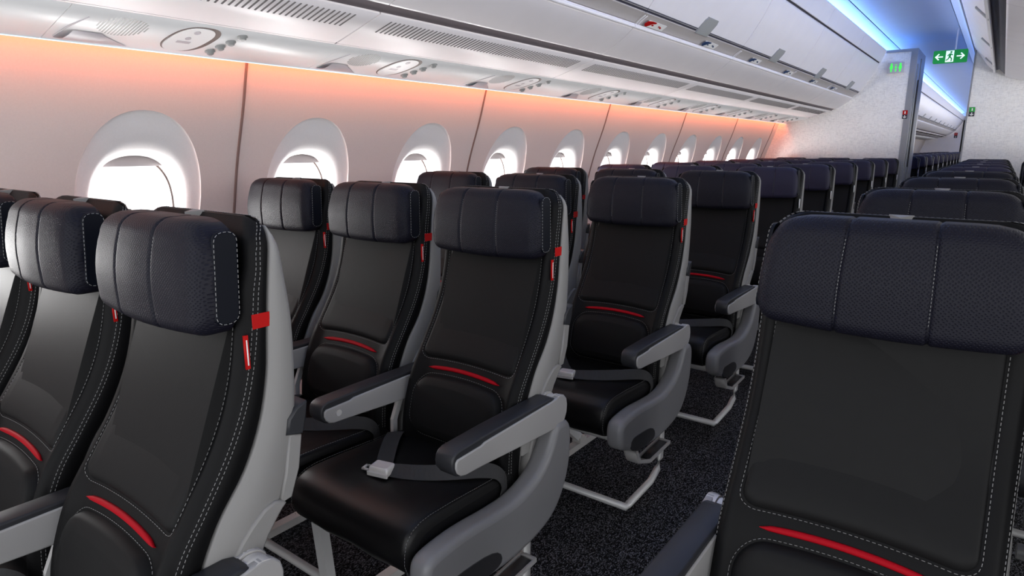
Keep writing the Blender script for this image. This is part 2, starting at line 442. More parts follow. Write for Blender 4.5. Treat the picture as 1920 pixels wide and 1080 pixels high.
for k in range(6):
    place_bin(.135+L*k, 'lilac-white overhead bin on the window side, %s along from the camera' % words[k], 'overhead bins over the window seats')
for k in range(13):
    place_bin(9.25+L*k, 'small distant overhead bin beyond the bulkhead opening, %s past the grey post' % words[k], 'overhead bins in the cabin beyond')
# fixed strip, vent panels
vp = MB(); slab(vp, [(-1.858, 1.5655), (-1.74, 1.600), (-1.625, 1.634)], .003, L-.003, .01, (-.2, 1)); vent_me = me_of('vent_panel_body', vp, M['panel'])
vg = MB(); nsl = 62
for i in range(nsl):
    yy = .075+i*(L-.15)/(nsl-1); w2 = .0027
    (xa, za), (xb, zb) = (-1.735, 1.6005), (-1.655, 1.6244)
    dx, dz = .004*.28, -.0012
    vg.add([(xa, yy-w2, za-.0003), (xb, yy-w2, zb-.0003), (xb, yy+w2, zb-.0003), (xa, yy+w2, za-.0003), (xa, yy-w2, za+.004), (xb, yy-w2, zb+.004), (xb, yy+w2, zb+.004), (xa, yy+w2, za+.004)],
           [(0, 1, 2, 3), (4, 5, 6, 7), (0, 1, 5, 4), (1, 2, 6, 5), (2, 3, 7, 6), (3, 0, 4, 7)], False)
vgm = me_of('vent_slots', vg, M['slot'])
for base, n_, wh in ((.135, 6, 'under the window-side bins'), (9.25, 13, 'in the cabin beyond the bulkhead')):
    for k in range(n_):
        r = empty('air_vent_panel', (0, base+L*k, 0)); tag(r, 'white slotted air vent panel %s, %s from the camera' % (wh, words[k]), 'vent panel', 'air vent panels '+wh)
        obj('panel', vent_me, r); obj('vent_slots', vgm, r)
gp = MB()
for (y0, y1) in ((YN, YB), (9.25, YF)):
    slab(gp, [(-1.627, 1.640), (-1.606, 1.656), (-1.583, 1.660)], y0, y1, .01, (-.2, 1))
    gp.box(-2.14, -1.64, y0, y1, 1.68, 1.70)
struct('trim_11', gp, M['strip'])
gp = MB()
for (y0, y1) in ((YN, YB), (9.25, YF)): gp.box(-1.868, -1.850, y0, y1, 1.5675, 1.58)
struct('trim_17', gp, M['gap'])
# row stickers in the grip channel
def sticker(y0, red):
    b_, a = (-1.379, 1.799), (-1.409, 1.779)
    def q(u, v, o_=.0035):
        return (a[0]+(b_[0]-a[0])*v+.0*o_+.6*o_, y0+u, a[1]+(b_[1]-a[1])*v-.8*o_)
    col = M['redtag'] if red else M['bluelabel']
    r = MB(); Ln = .19
    r.add([q(0, .0), q(Ln, .0), q(Ln, 1), q(0, 1), q(0, 0, .001), q(Ln, 0, .001), q(Ln, 1, .001), q(0, 1, .001)], [(0, 1, 2, 3), (0, 1, 5, 4), (1, 2, 6, 5), (2, 3, 7, 6), (3, 0, 4, 7), (4, 5, 6, 7)], False)
    o = obj('seat_row_sticker', r.mesh('seat_row_sticker', M['white']))
    c = MB(); P = [(-.012, .35), (.0, 0.05), (.02, .02), (.035, .3), (.05, .62), (.075, .8), (.075, 1.0), (.03, 1.0), (.0, .85)]
    c.add([q(u, v, .0055) for u, v in P]+[q(u, v, .002) for u, v in P], [tuple(range(9)), tuple(range(17, 8, -1))]+[(i, (i+1) % 9, 9+(i+1) % 9, 9+i) for i in range(9)], False)
    obj('coloured_end', c.mesh('coloured_end', col), o)
    d = MB(); 
    for (u, v, s_) in ((.062, .45, .008), (.125, .55, .004), (.14, .52, .004), (.15, .4, .005)):
        P = [(u-s_, v-.1), (u+s_, v-.1), (u+s_, v+.1), (u-s_, v+.1)]
        d.add([q(uu, vv, .0052) for uu, vv in P]+[q(uu, vv, .002) for uu, vv in P], [(0, 1, 2, 3), (7, 6, 5, 4)]+[(i, (i+1) % 4, 4+(i+1) % 4, 4+i) for i in range(4)], False)
    obj('markings', d.mesh('markings', col), o)
    return o
tag(sticker(2.90, True), 'white sticker with a red end in the bin grip channel', 'sticker')
for i, ys in enumerate((3.62, 4.46, 5.30, 6.14, 6.98)):
    tag(sticker(ys, False), 'white row sticker with a navy end in the grip channel, %s after the red one' % words[i].replace('nearest', 'first'), 'sticker', 'row stickers')

# ------------------------------------------------------------------ passenger service panels, one per seat row
def psu_pt(x, y, o_=0): # point on the panel's sloping face, o_ below it
    zz = 1.508+(x+2.10)*(.057/.24)
    return (x+.23*o_, y, zz-.97*o_)
P84 = .84
pm = MB(); slab(pm, [(-2.10, 1.508), (-1.98, 1.5365), (-1.863, 1.564)], .0, P84-.002, .012, (-.2, 1)); pm.box(-2.104, -2.097, 0, P84-.002, 1.512, 1.535)
psu_body = me_of('service_body', pm, M['psu'])
led = MB(); led.box(-2.108, -2.100, 0, P84, 1.5065, 1.514); led_me = me_of('light_lens', led, M['ledge'])
def flat(m_, pts, o0=.0, o1=.003):
    n = len(pts); m_.add([psu_pt(x, y, o1) for x, y in pts]+[psu_pt(x, y, o0-.002) for x, y in pts], [tuple(range(n)), tuple(range(2*n-1, n-1, -1))]+[(i, (i+1) % n, n+(i+1) % n, n+i) for i in range(n)], False)
sp = MB()   # round speaker grille made of rows of slots
for i in range(15):
    d = -0.060+i*.12/14; hl = math.sqrt(max(0, .062**2-d**2))
    flat(sp, [(-1.955-hl, .15+d-.0022), (-1.955+hl, .15+d-.0022), (-1.955+hl, .15+d+.0022), (-1.955-hl, .15+d+.0022)], 0, .0003)
spk = me_of('speaker_slots', sp, M['latch'])
def oval(cx, cy, hx, hy, sk_, n=40, ex=2.6):
    out = []
    for k in range(n):
        t = 2*PI*k/n; ca, sa = math.cos(t), math.sin(t); r = (abs(ca)**ex+abs(sa)**ex)**(-1/ex)
        out.append((cx+hx*r*ca, cy+hy*r*sa+sk_*r*ca))
    return out
ob = MB(); flat(ob, oval(-1.975, .345, .094, .066, .008), 0, .002); ovb = me_of('display_border', ob, M['seam'])
oi = MB(); flat(oi, oval(-1.975, .338, .088, .054, .008), .001, .0045); ovi = me_of('display_panel', oi, M['psu'])
on = MB(); flat(on, oval(-1.915, .335, .011, .009, 0, 16, 2), .004, .006); ovn1 = me_of('display_lamp', on, M['signbox']); on = MB(); flat(on, oval(-1.962, .330, .010, .008, 0, 16, 2), .004, .006); ovn2 = me_of('display_lamp', on, M['signbox']); on = MB()
flat(on, [(-2.0, .31), (-1.985, .31), (-1.985, .35), (-2.0, .35)], .004, .0052); ovn = me_of('display_symbol', on, M['signbox'])
kb = []
for (kx, ky) in ((-1.905, .470), (-1.955, .460), (-2.000, .450), (-2.045, .440)):
    m_ = MB(); rings = []
    for o_, r_ in ((-.002, .0155), (.003, .0155), (.005, .011), (.010, .010), (.012, .007)):
        rings.append([psu_pt(kx+r_*math.cos(2*PI*k/20), ky+r_*math.sin(2*PI*k/20), o_) for k in range(20)])
    m_.loft(rings); kb.append(me_of('reading_light', m_, M['latch']))
rc = MB(); rr_ = []
for i in range(5):
    x_ = -2.085+.07*i/4
    rr_.append([psu_pt(x_, .02+.03*i/4, .0012+.010*math.sin(PI*i/4)), psu_pt(x_, .12, .0012+.006*math.sin(PI*i/4)), psu_pt(x_, .21-.10*i/4, .0012)])
rc.sheet(rr_, 5, 3); rc.tube([psu_pt(-2.07, .02, .001), psu_pt(-2.0, .03, .002), psu_pt(-1.92, .055, .001)], .0016, 5)
rcm = me_of('finger_dimple', rc, M['signbox'])
for base, n_ in ((.70-.84, 10),):
    for k in range(n_):
        y0 = base+k*P84
        r = empty('service_panel', (0, y0, 0)); tag(r, 'white passenger service panel with speaker and oval display, %s from the camera' % words[k], 'service panel', 'passenger service panels over the window seats')
        obj('panel_body', psu_body, r); obj('light_lens', led_me, r); obj('speaker_slots', spk, r); obj('display_border', ovb, r)
        q = obj('display_panel', ovi, r); obj('display_symbol', ovn, q); obj('display_lamp', ovn1, q); obj('display_lamp', ovn2, q)
        for me in kb: obj('reading_light', me, r)
        obj('finger_dimple', rcm, r)
zz_ = MB(); slab(zz_, [(-2.10, 1.508), (-1.863, 1.564)], 9.0, YF, .012, (-.2, 1)); slab(zz_, [(-2.10, 1.508), (-1.863, 1.564)], YN, -.142, .012, (-.2, 1)); struct('trim_12', zz_, M['psu'])

# ------------------------------------------------------------------ centre bins (over the right block)
cove = MB(); slab(cove, dense([(-.488, 2.372), (-.43, 2.30), (-.375, 2.228)]), YN, YF, .012, (.8, .6)); struct('trim_13', cove, M['ceil'])
CD = [(-.360, 2.212), (-.330, 2.168), (-.293, 2.115), (-.235, 2.035), (-.165, 1.963)]
CBT = [(-.080, 1.918), (.0, 1.888), (.10, 1.862), (.35, 1.842), (.60, 1.862), (.78, 1.918), (1.06, 2.212)]
cd = MB(); slab(cd, dense(CD), .003, L-.003, .014, (.8, .6)); cdm = me_of('bin_door', cd, M['bindoor'])
cb = MB(); slab(cb, dense(CBT), .003, L-.003, .014, (0, 1)); cb.box(-.34, 1.05, .003, L-.003, 2.23, 2.25); cbm = me_of('bin_body', cb, M['bindoor'])
cc = MB(); slab(cc, [(-.170, 1.975), (-.13, 1.985), (-.085, 1.935)], .003, L-.003, .01, (.3, 1)); ccm = me_of('grip_channel', cc, M['dimchannel'])
ct = MB(); rows_ = []
for (px, pz, hw) in ((-.163, 1.955, .03), (-.20, 1.994, .03), (-.235, 2.030, .028)):
    rows_.append([(px-.004, .68-hw, pz-.004), (px-.004, .68+hw, pz-.004), (px+.004, .68+hw, pz+.004), (px+.004, .68-hw, pz+.004)])
ct.loft(rows_, True, True, False); ctm = me_of('latch_paddle', ct, M['latch'])
cr_ = MB(); cr_.box(-.176, -.160, .003, L-.003, 1.953, 1.960); crm = me_of('grip_rail', cr_, M['binrail'])
for k in range(6):
    r = empty('overhead_bin', (0, .135+L*k, 0)); tag(r, 'white centre overhead bin over the right seats, %s along from the camera' % words[k], 'overhead bin', 'centre overhead bins')
    obj('bin_door', cdm, r); obj('bin_body', cbm, r); obj('grip_channel', ccm, r); obj('latch_paddle', ctm, r); obj('grip_rail', crm, r)

# ------------------------------------------------------------------ bulkheads
bk = MB(); bk.box(-2.46, -.905, YB, 9.0, 0, 2.24); struct('wall_front_left', bk, M['bulk'])
po = MB(); po.box(-.905, -.845, YB-.006, 9.02, 0, 2.25); po.box(-1.14, -.905, YB-.010, YB+.0, 2.222, 2.25)
o = struct('trim_14', po, M['post'])
ps = MB(); ps.box(-.846, -.838, 8.33, 8.42, .95, 2.1); ps.box(-.846, -.838, 8.60, 8.86, 0.05, 2.18); obj('recess_panel', ps.mesh('recess_panel', M['latch']), o)
ps = MB(); ps.box(-.843, -.834, 8.50, 8.55, 1.02, 1.95); obj('slot', ps.mesh('slot', M['dark']), o)
bk = MB(); bk.box(-.340, 2.9, YB, 8.6, 0, 2.215); struct('wall_front_right', bk, M['bulk'])
po = MB(); po.box(-.352, -.338, YB-.004, 8.62, 0, 2.217); struct('trim_15', po, M['post'])
fb = MB(); fb.box(-2.46, -1.19, YF, YF+.1, 0, 2.3); struct('wall_far', fb, M['panel'])
bw = MB(); bw.box(-2.4, 1.5, 27.6, 27.65, 0, 2.4); struct('far_dark_backdrop', bw, M['blackwall'])  # black backdrop added so the far opening reads as darkness
hd = MB(); hd.box(-1.35, 0, 26.3, 26.4, 2.14, 2.37); struct('trim_16', hd, M['bingrey'])
cr2 = MB(); cr2.box(-.20, 0, 8.7, 27.5, 0, 2.38); struct('wall_centre', cr2, M['panel'])

# ------------------------------------------------------------------ signs
def poly_y(m_, pts, y0, y1):      # polygon in x,z with thickness in y
    n = len(pts); m_.add([(x, y0, z) for x, z in pts]+[(x, y1, z) for x, z in pts], [tuple(range(n)), tuple(range(2*n-1, n-1, -1))]+[(i, (i+1) % n, n+(i+1) % n, n+i) for i in range(n)], False)
def circ(cx, cz, r, n=16, sx=1): return [(cx+sx*r*math.cos(2*PI*k/n), cz+r*math.sin(2*PI*k/n)) for k in range(n)]
def stroke(m_, a, b_, w_, y0, y1):
    a = Vector(a); b_ = Vector(b_); d = (b_-a).normalized(); n_ = Vector((-d.y, d.x))*w_/2
    poly_y(m_, [tuple(a-n_), tuple(b_-n_), tuple(b_+n_), tuple(a+n_)], y0, y1)
YS = 7.9; cx, cz = -.535, 2.105
ex = empty('exit_sign', (0, 0, 0)); tag(ex, 'green emergency exit sign with running figure and two arrows under the ceiling', 'exit sign')
m_ = MB(); poly_y(m_, rrect(cx, cz, .141, .060, .010, 4), YS, YS+.035); obj('sign_box', m_.mesh('sign_box', M['green']), ex)
m_ = MB(); m_.box(cx+.03, cx+.042, YS+.01, YS+.025, cz+.059, 2.389); obj('hanger', m_.mesh('hanger', M['glass'] if False else M['signbox']), ex)
m_ = MB(); poly_y(m_, [(cx-.037, cz-.052), (cx+.030, cz-.052), (cx+.030, cz+.054), (cx-.037, cz+.054)], YS-.002, YS); obj('figure_field', m_.mesh('figure_field', M['signwhite']), ex)
m_ = MB()
for s in (-1, 1):
    x0 = cx-.003+s*.056; x1 = cx-.003+s*.115
    stroke(m_, (x0, cz), (x1, cz), .011, YS-.003, YS)
    stroke(m_, (x1-s*.026, cz+.028), (x1+s*.003, cz-.003), .011, YS-.003, YS); stroke(m_, (x1-s*.026, cz-.028), (x1+s*.003, cz+.003), .011, YS-.003, YS)
obj('arrow', m_.mesh('arrow', M['signwhite']), ex)
m_ = MB(); ya, yb = YS-.004, YS-.0015
poly_y(m_, circ(cx+.006, cz+.040, .009, 12), ya, yb)
stroke(m_, (cx+.003, cz+.028), (cx-.004, cz-.004), .018, ya, yb)
stroke(m_, (cx-.004, cz+.024), (cx-.022, cz+.006), .008, ya, yb); stroke(m_, (cx+.006, cz+.024), (cx+.022, cz+.010), .008, ya, yb)
stroke(m_, (cx-.004, cz-.004), (cx+.014, cz-.020), .010, ya, yb); stroke(m_, (cx+.014, cz-.018), (cx+.012, cz-.046), .009, ya, yb)
stroke(m_, (cx-.006, cz-.004), (cx-.014, cz-.026), .010, ya, yb); stroke(m_, (cx-.013, cz-.024), (cx-.032, cz-.036), .009, ya, yb)
obj('running_figure', m_.mesh('running_figure', M['green']), ex)
# lavatory sign
lv = empty('lavatory_sign', (0, 0, 0)); tag(lv, 'small grey lavatory sign with glowing green figures on the left bulkhead', 'sign')
m_ = MB(); m_.box(-1.108, -.955, YB-.03, YB, 2.010, 2.120); obj('sign_box', m_.mesh('sign_box', M['signbox']), lv)
m_ = MB(); ya, yb = YB-.032, YB-.029
for cx_ in (-1.073, -.990):
    poly_y(m_, circ(cx_, 2.100, .010, 10), ya, yb); poly_y(m_, [(cx_-.010, 2.088), (cx_+.010, 2.088), (cx_+.016, 2.055), (cx_-.016, 2.055)], ya, yb); poly_y(m_, [(cx_-.007, 2.055), (cx_+.007, 2.055), (cx_+.006, 2.022), (cx_-.006, 2.022)], ya, yb)
poly_y(m_, [(-1.036, 2.055), (-1.026, 2.055), (-1.026, 2.025), (-1.036, 2.025)], ya, yb); poly_y(m_, circ(-1.031, 2.070, .010, 10), ya, yb)
poly_y(m_, [(-1.042, 2.092), (-1.020, 2.092), (-1.020, 2.097), (-1.042, 2.097)], ya, yb)
obj('figures', m_.mesh('figures', M['glowgreen']), lv)
def placard(x0, x1, ztop, top, label, Y=YB, s=1.0):
    h = (x1-x0)*.95
    r = MB(); r.box(x0, x1, Y-.008, Y, ztop-2*h, ztop); o = obj('bulkhead_placard', r.mesh('bulkhead_placard', M['gap'])); tag(o, label, 'placard')
    m_ = MB(); m_.box(x0, x1, Y-.0095, Y-.004, ztop-h, ztop); obj('upper_field', m_.mesh('upper_field', top), o)
    m_ = MB(); c = (x0+x1)/2; ya, yb = Y-.011, Y-.0078
    poly_y(m_, [(c-.005, ztop-h*.22), (c+.005, ztop-h*.22), (c+.005, ztop-h*.8), (c-.005, ztop-h*.8)], ya, yb)
    stroke(m_, (c, ztop-h*1.15), (c, ztop-h*1.8), .007, ya, yb); stroke(m_, (c-.014, ztop-h*1.5), (c+.002, ztop-h*1.85), .007, ya, yb); stroke(m_, (c+.014, ztop-h*1.5), (c-.002, ztop-h*1.85), .007, ya, yb)
    obj('arrow_mark', m_.mesh('arrow_mark', M['white']), o)
placard(-.918, -.872, 1.62, M['redtag'], 'red and black arrow placard low on the left bulkhead beside the grey post', YB-.006)
placard(-.330, -.282, 1.632, M['greentag'], 'green and black arrow placard on the right bulkhead edge')
placard(-1.39, -1.30, 1.74, M['redtag'], 'tiny distant red placard on the far bulkhead', YF)

# ------------------------------------------------------------------ the seat
S_T = [(.40, .315), (.44, .315), (.50, .32), (.56, .335), (.63, .363), (.695, .405), (.771, .452), (.837, .482), (.911, .502), (1.03, .519), (1.07, .521), (1.115, .530)]
F_T = [(.40, .365), (.44, .368), (.56, .385), (.615, .408), (.671, .438), (.731, .483), (.799, .515), (.874, .534), (.942, .541), (1.025, .550), (1.107, .560)]
R_T = [(.40, .415), (.44, .425), (.50, .445), (.566, .476), (.602, .500), (.653, .540), (.756, .571), (.795, .580), (.87, .586), (.958, .587), (1.02, .581), (1.064, .575), (1.107, .562)]
HW = .187
def S_(z): return smooth_interp(S_T, z)
def F_(z): return smooth_interp(F_T, z)
def R_(z): return smooth_interp(R_T, z)
def wz(z, top=1.118, r=.05, hw=HW):
    d = z-(top-r)
    return hw if d <= 0 else hw-r+math.sqrt(max(0, r*r-d*d))
def sstep(a, b_, x): 
    t = min(1, max(0, (x-a)/(b_-a))); return t*t*(3-2*t)
def front(x, z, off=0):     # front surface of the back cushion
    ax = abs(x)
    bol = .014*math.exp(-((ax-.168)/.016)**2)*(1-sstep(1.0, 1.06, z))
    edge = .012*sstep(.172, .187, ax)
    return S_(z)+.002-bol+edge-off
def fp(x, z, off): 
    dz = .01; sl = (S_(z+dz)-S_(z-dz))/(2*dz); n_ = math.sqrt(1+sl*sl)
    return (x, front(x, z)-off/n_, z+off*sl/n_)
seat = {}     # name -> list of (partname, mesh, label, subparts)
def build_parts(flip, far):
    P = []
    def add(name, mb, material, label=None, sub=None):
        P.append([name, mb.mesh(name, material, flip), label, sub or []]); return P[-1]
    # back cushion
    mb = MB(); rings = []
    zs = [.40+.0175*i for i in range(38)]+[1.068, 1.08, 1.092, 1.102, 1.110, 1.115, 1.118]
    zs = sorted(z for z in zs if z < 1.0651 or z > 1.067)
    for z in zs:
        w_ = wz(z); k = w_/HW; sh = max(0, z-1.09)
        xs = [-.187, -.185, -.180, -.172, -.16, -.145, -.12, -.08, -.04, 0, .04, .08, .12, .145, .16, .172, .180, .185, .187]
        ring = [(x*k, front(x, z)+sh*.5, z) for x in xs]
        yb_ = F_(z)-.001
        ring += [(.187*k, (front(.187, z)+yb_)/2, z), (.187*k, yb_-.004, z), (.182*k, yb_, z), (0, yb_, z), (-.182*k, yb_, z), (-.187*k, yb_-.004, z), (-.187*k, (front(.187, z)+yb_)/2, z)]
        rings.append(ring)
    mb.loft(rings)
    back = add('backrest', mb, M['leather'])
    # raised pads
    def pad(cx_, z0, z1, hb, ht, r, rise, arcb=0, arct=0):
        mb = MB(); rings = []; cz_ = (z0+z1)/2
        base = rrect(0, 0, 1, 1, .0001, 1)
        hh = (z1-z0)/2
        def outline(ins):
            hw_ = (hb+ht)/2
            o_ = rrect(0, 0, hw_-ins, hh-ins, max(.006, r-ins*.7), 7)
            res = []
            N = []
            for i in range(len(o_)):
                a, b2 = o_[i], o_[(i+1) % len(o_)]
                L_ = math.dist(a, b2); n_ = max(1, int(L_/.03)) if L_ > .04 else 1
                n_ = 30 if L_ > .15 else n_
                for k in range(n_): N.append((a[0]+(b2[0]-a[0])*k/n_, a[1]+(b2[1]-a[1])*k/n_))
            for (x_, z_) in N:
                t = (z_+hh)/(2*hh); hw2 = hb+(ht-hb)*t
                xx = x_*hw2/hw_
                arc = (arcb*(1-t)+arct*t)*(1-(x_/hw_)**2)
                res.append((cx_+xx, cz_+z_+arc))
            return res
        ref = None
        for ins, off in ((-.002, -.006), (0, .000), (.002, .0045), (.006, rise*.72), (.012, rise*.93), (.022, rise), ):
            o_ = outline(ins)
            if ref is None: ref = len(o_)
            if len(o_) != ref: continue
            rings.append([fp(x_, z_, off) for x_, z_ in o_])
        last = outline(.022) if len(outline(.022)) == ref else outline(0)
        for s_ in (.95, .9, .82, .74, .66, .58, .5, .42, .34, .26, .18, .1, .03):
            rings.append([fp(cx_+(x_-cx_)*s_, cz_+(z_-cz_)*s_, rise+.001) for x_, z_ in last])
        mb.loft(rings)
        return mb, outline(-.0035)
    up, upo = pad(0, .655, 1.045, .157, .152, .026, .013, .008, 0)
    pad_p = add('upper_pad', up, M['pad'])
    lo, loo = pad(0, .462, .612, .150, .150, .046, .019, 0, .012)
    lum = add('lumbar_pad', lo, M['pad'])
    # stripe between the pads
    mb = MB(); rings = []
    for i in range(17):
        u = -1+i/8; x_ = .121*u; hz = .0052*math.sqrt(max(.02, 1-u**8)); zc_ = .634+.008*(1-u*u)
        rings.append([fp(x_, zc_-hz, -.001), fp(x_, zc_-hz*.7, .0035), fp(x_, zc_, .0050), fp(x_, zc_+hz*.7, .0035), fp(x_, zc_+hz, -.001)])
    mb.loft(rings)
    if not far: add('red_stripe', mb, M['red'], 'curved red lumbar stripe')
    # stitching
    if not far:
        mb = MB()
        mb.dashes([fp(x_, z_, .0012) for x_, z_ in upo+upo[:1] if z_ < .972 or True][0:], r=.0005)
        mb.dashes([fp(x_, z_, .0012) for x_, z_ in loo+loo[:1]], r=.0005)
        back[3].append(('pad_stitching', mb.mesh('pad_stitching', M['stitch'], flip), None))
    mb = MB()
    for dd in ((.1842, .0005), (.1868, .0045)):
        pth = []
        for i in range(60):
            z = .43+i*(1.068-.43)/59; pth.append((dd[0]+.0006, front(dd[0], z)+dd[1]-.0010, z))
        for i in range(1, 13):
            a = i/12*PI/2; z = 1.068+.05*math.sin(a)*.97; x_ = dd[0]-.05+.05*math.cos(a); pth.append((x_+.0008, front(.187, z)+dd[1]-.0005+max(0, z-1.09)*.5, z+.0010))
        full = pth+[(-p[0], p[1], p[2]) for p in pth[::-1]]
        mb.dashes(full, r=.0006)
    back[3].append(('edge_stitching', mb.mesh('edge_stitching', M['stitch'], flip), None))
    # headrest
    cz_, hh, hw_ = 1.034, .084, .181
    def hcol(x_):
        u = abs(x_)/hw_; gv = .0038*sum(math.exp(-((x_-g_)/.0028)**2) for g_ in (-.060, .060))
        e_ = .030*(1-math.sqrt(max(0, 1-max(0, (abs(x_)-(hw_-.030))/.030)**2)))     # rounding at the two ends
        return gv, e_, .438+.010*u*u-.003*(1-u)
    def hsec(x_):
        gv, e_, f0 = hcol(x_); yb_ = .508-e_*.25; f1 = f0+gv+e_*.75; zt = hh-gv*.6-e_*.8-.016*max(0, (abs(x_)-.115)/.065)**2; zb = -hh+gv*.6+e_*.8-.005*(1-(x_/hw_)**2)
        rr = .026; pts = []
        for a0, cy2, cz2, rad in ((180, f1+rr, zb+rr, rr), ):
            pts += [(cy2+rad*math.cos(math.radians(270-90*k/7)), cz2+rad*math.sin(math.radians(270-90*k/7))) for k in range(8)]
        pts += [(f1-.006*math.sin(PI*t/6), zb+rr+(zt-zb-2*rr)*t/6) for t in range(1, 6)]
        rt = .030
        pts += [(f1+rt+rt*math.cos(math.radians(180-90*k/7)), zt-rt+rt*math.sin(math.radians(180-90*k/7))) for k in range(8)]
        pts += [(yb_-.008, zt), (yb_, zt-.008), (yb_, zb+.008), (yb_-.008, zb)]
        tap = lambda z_: x_*(1-.075*max(0, (z_+hh)/(2*hh))**2)
        return [(tap(z_), y_+z_*.10, cz_+z_) for y_, z_ in pts]
    xs = sorted(set([round(v_, 5) for v_ in [hw_-.030+.030*math.sin(PI/2*k/7) for k in range(8)]+[.0, .02, .04, .05, .0535, .056, .058, .060, .062, .064, .0665, .07, .085, .105, .13]]))
    xs = [-x_ for x_ in xs[::-1] if x_ > 0]+xs
    mb = MB(); mb.loft([hsec(x_) for x_ in xs])
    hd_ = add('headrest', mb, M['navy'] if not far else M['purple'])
    for s in (-1, 1):
        mb = MB(); tp = lambda z_: 1-.075*max(0, (z_-cz_+hh)/(2*hh))**2
        o_ = rrect(.487, 1.034, .019, .068, .014, 6)
        mb.loft([[(s*(hw_-.004)*tp(z_), y_+(z_-cz_)*.10, z_) for y_, z_ in o_], [(s*(hw_+.0015)*tp(z_), y_+(z_-cz_)*.10, z_) for y_, z_ in o_],
              [(s*(hw_+.003)*tp(z_), .487+(y_-.487)*.85+(z_-cz_)*.10, cz_+(z_-cz_)*.96) for y_, z_ in o_]])
        hd_[3].append(('side_panel', mb.mesh('side_panel', M['navyplain'], flip), None))
    for s in (-1, 1):
        mb = MB(); pth = [(s*(hw_+.0028)*(1-.075*max(0, (z_-cz_+hh)/(2*hh))**2), y_+(z_-cz_)*.10, z_) for y_, z_ in rrect(.487, 1.034, .0178, .067, .014, 6)]; mb.dashes(pth+pth[:1], r=.0006)
        hd_[3].append(('side_stitching', mb.mesh('side_stitching', M['stitch'], flip), None)); mb = MB()
        pth = [(s*.060*(1-.075*((z_+hh)/(2*hh))**2), hcol(.060)[2]+.0030+z_*.10-.006*math.sin(PI*(z_+.06)/.12), cz_+z_) for z_ in [-.056+i*.0112 for i in range(11)]]; mb.dashes(pth, .003, .0025, r=.0005)
        hd_[3].append(('headrest_stitching', mb.mesh('headrest_stitching', M['stitch'], flip), None))
    mb = MB(); mb.add([(-.017, .548, 1.1205), (.017, .548, 1.1205), (0, .524, 1.1185), (-.017, .548, 1.110), (.017, .548, 1.110), (0, .524, 1.108)], [(0, 1, 2), (5, 4, 3), (0, 1, 4, 3), (1, 2, 5, 4), (2, 0, 3, 5)], False); 
    P.append(['lit_notch_wedge', mb.mesh('lit_notch_wedge', M['shell'], flip), 'small pale wedge painted as the lit notch in the backrest top', []])  # pale wedge stands for light caught in the notch of the backrest top
    mb = MB(); mb.box(-.11, .11, .500, .522, .97, 1.095)
    add('headrest_mount', mb, M['dark'])
    # shell
    mb = MB(); rings = []
    for i in range(46):
        z = .46+i*(1.104-.46)/45; w_ = wz(z, 1.112, .045, .190); f0 = F_(z); r0 = max(R_(z), f0+.004); d = min(.012, (r0-f0)*.45)
        rings.append([(-w_+.004, f0, z), (0, f0, z), (w_-.004, f0, z), (w_, f0+.003, z), (w_, r0-d, z), (w_-.004, r0-d*.35, z), (w_-.012, r0, z), (0, r0+.004, z), (-w_+.012, r0, z), (-w_+.004, r0-d*.35, z), (-w_, r0-d, z), (-w_, f0+.003, z)])
    mb.loft(rings)
    sh_ = add('seat_shell', mb, M['shell'])
    # tray table at the rear with latch
    mb = MB(); mb.prism_x([(.560, .763), (.583, .757), (.574, .70), (.556, .655), (.534, .652), (.548, .70)], -.1935, .1935, .003)
    add('tray_table', mb, M['shell'])
    mb = MB(); mb.prism_x([(.597, .812), (.575, .806), (.560, .790), (.555, .764), (.585, .757), (.594, .785)], -.1945, .1945, .004)
    add('tray_latch', mb, M['armpad'], 'dark strip above the tray table')
    for s in (-1, 1):
        mb = MB()
        x0, x1 = (.166, .196) if s > 0 else (-.196, -.166)
        mb.prism_x([(.548, .655), (.532, .640), (.500, .600), (.475, .54), (.455, .46), (.43, .36), (.385, .33), (.385, .40), (.41, .50), (.435, .585), (.47, .63), (.515, .665)], x0, x1, .004, 1)
        add('side_bracket', mb, M['shell'])
    # red band and tag
    def flag(name, material, y0, y1, z0, z1, x0=.1865, x1=.1895):
        mb = MB(); mb.prism_x([(y0, z0), (y1, z0), (y1, z1), (y0, z1)], x0, x1, .0008); return mb
    if not far:
        add('red_band', flag('', 0, .5155, .5455, .951, .974, .1862, .1880), M['redtag'], 'red band round the side of the backrest')
        t = add('fabric_tag', flag('', 0, .499, .506, .892, .945, .185, .1895), M['redtag'], 'small red fabric tag')
        t[3].append(('tag_lettering', flag('', 0, .5015, .5035, .898, .938, .1892, .1900).mesh('tag_lettering', M['white'], False), None))
    else:
        add('fabric_tag', flag('', 0, .498, .507, .892, .945, .185, .190), M['white'], 'small white fabric tag')
    for p_ in P:
        if p_[0] in ('red_band', 'fabric_tag') and flip:
            for v_ in p_[1].vertices: v_.co.x = -v_.co.x
            p_[1].flip_normals()
    # seat cushion
    prof = [(.35, .335), (.20, .325), (.05, .322), (-.005, .330), (-.026, .355), (-.034, .385), (-.030, .415), (-.014, .438), (.012, .449), (.05, .452), (.12, .450), (.20, .445), (.28, .440), (.345, .438), (.362, .42), (.365, .37)]
    prof = [(p[0], p[1]) for p in prof]
    Q = prof
    for _ in range(1):
        T = []
        for i in range(len(Q)):
            a, b_ = Q[i], Q[(i+1) % len(Q)]; T += [(a[0]*.75+b_[0]*.25, a[1]*.75+b_[1]*.25), (a[0]*.25+b_[0]*.75, a[1]*.25+b_[1]*.75)]
        Q = T
    mb = MB(); rings = []; xl_, xr_ = -.222, .190; cy_, c2 = .165, .39
    stations = [(0, .030), (.004, .015), (.010, .005), (.02, .0), (.06, 0), (.12, -.003)]
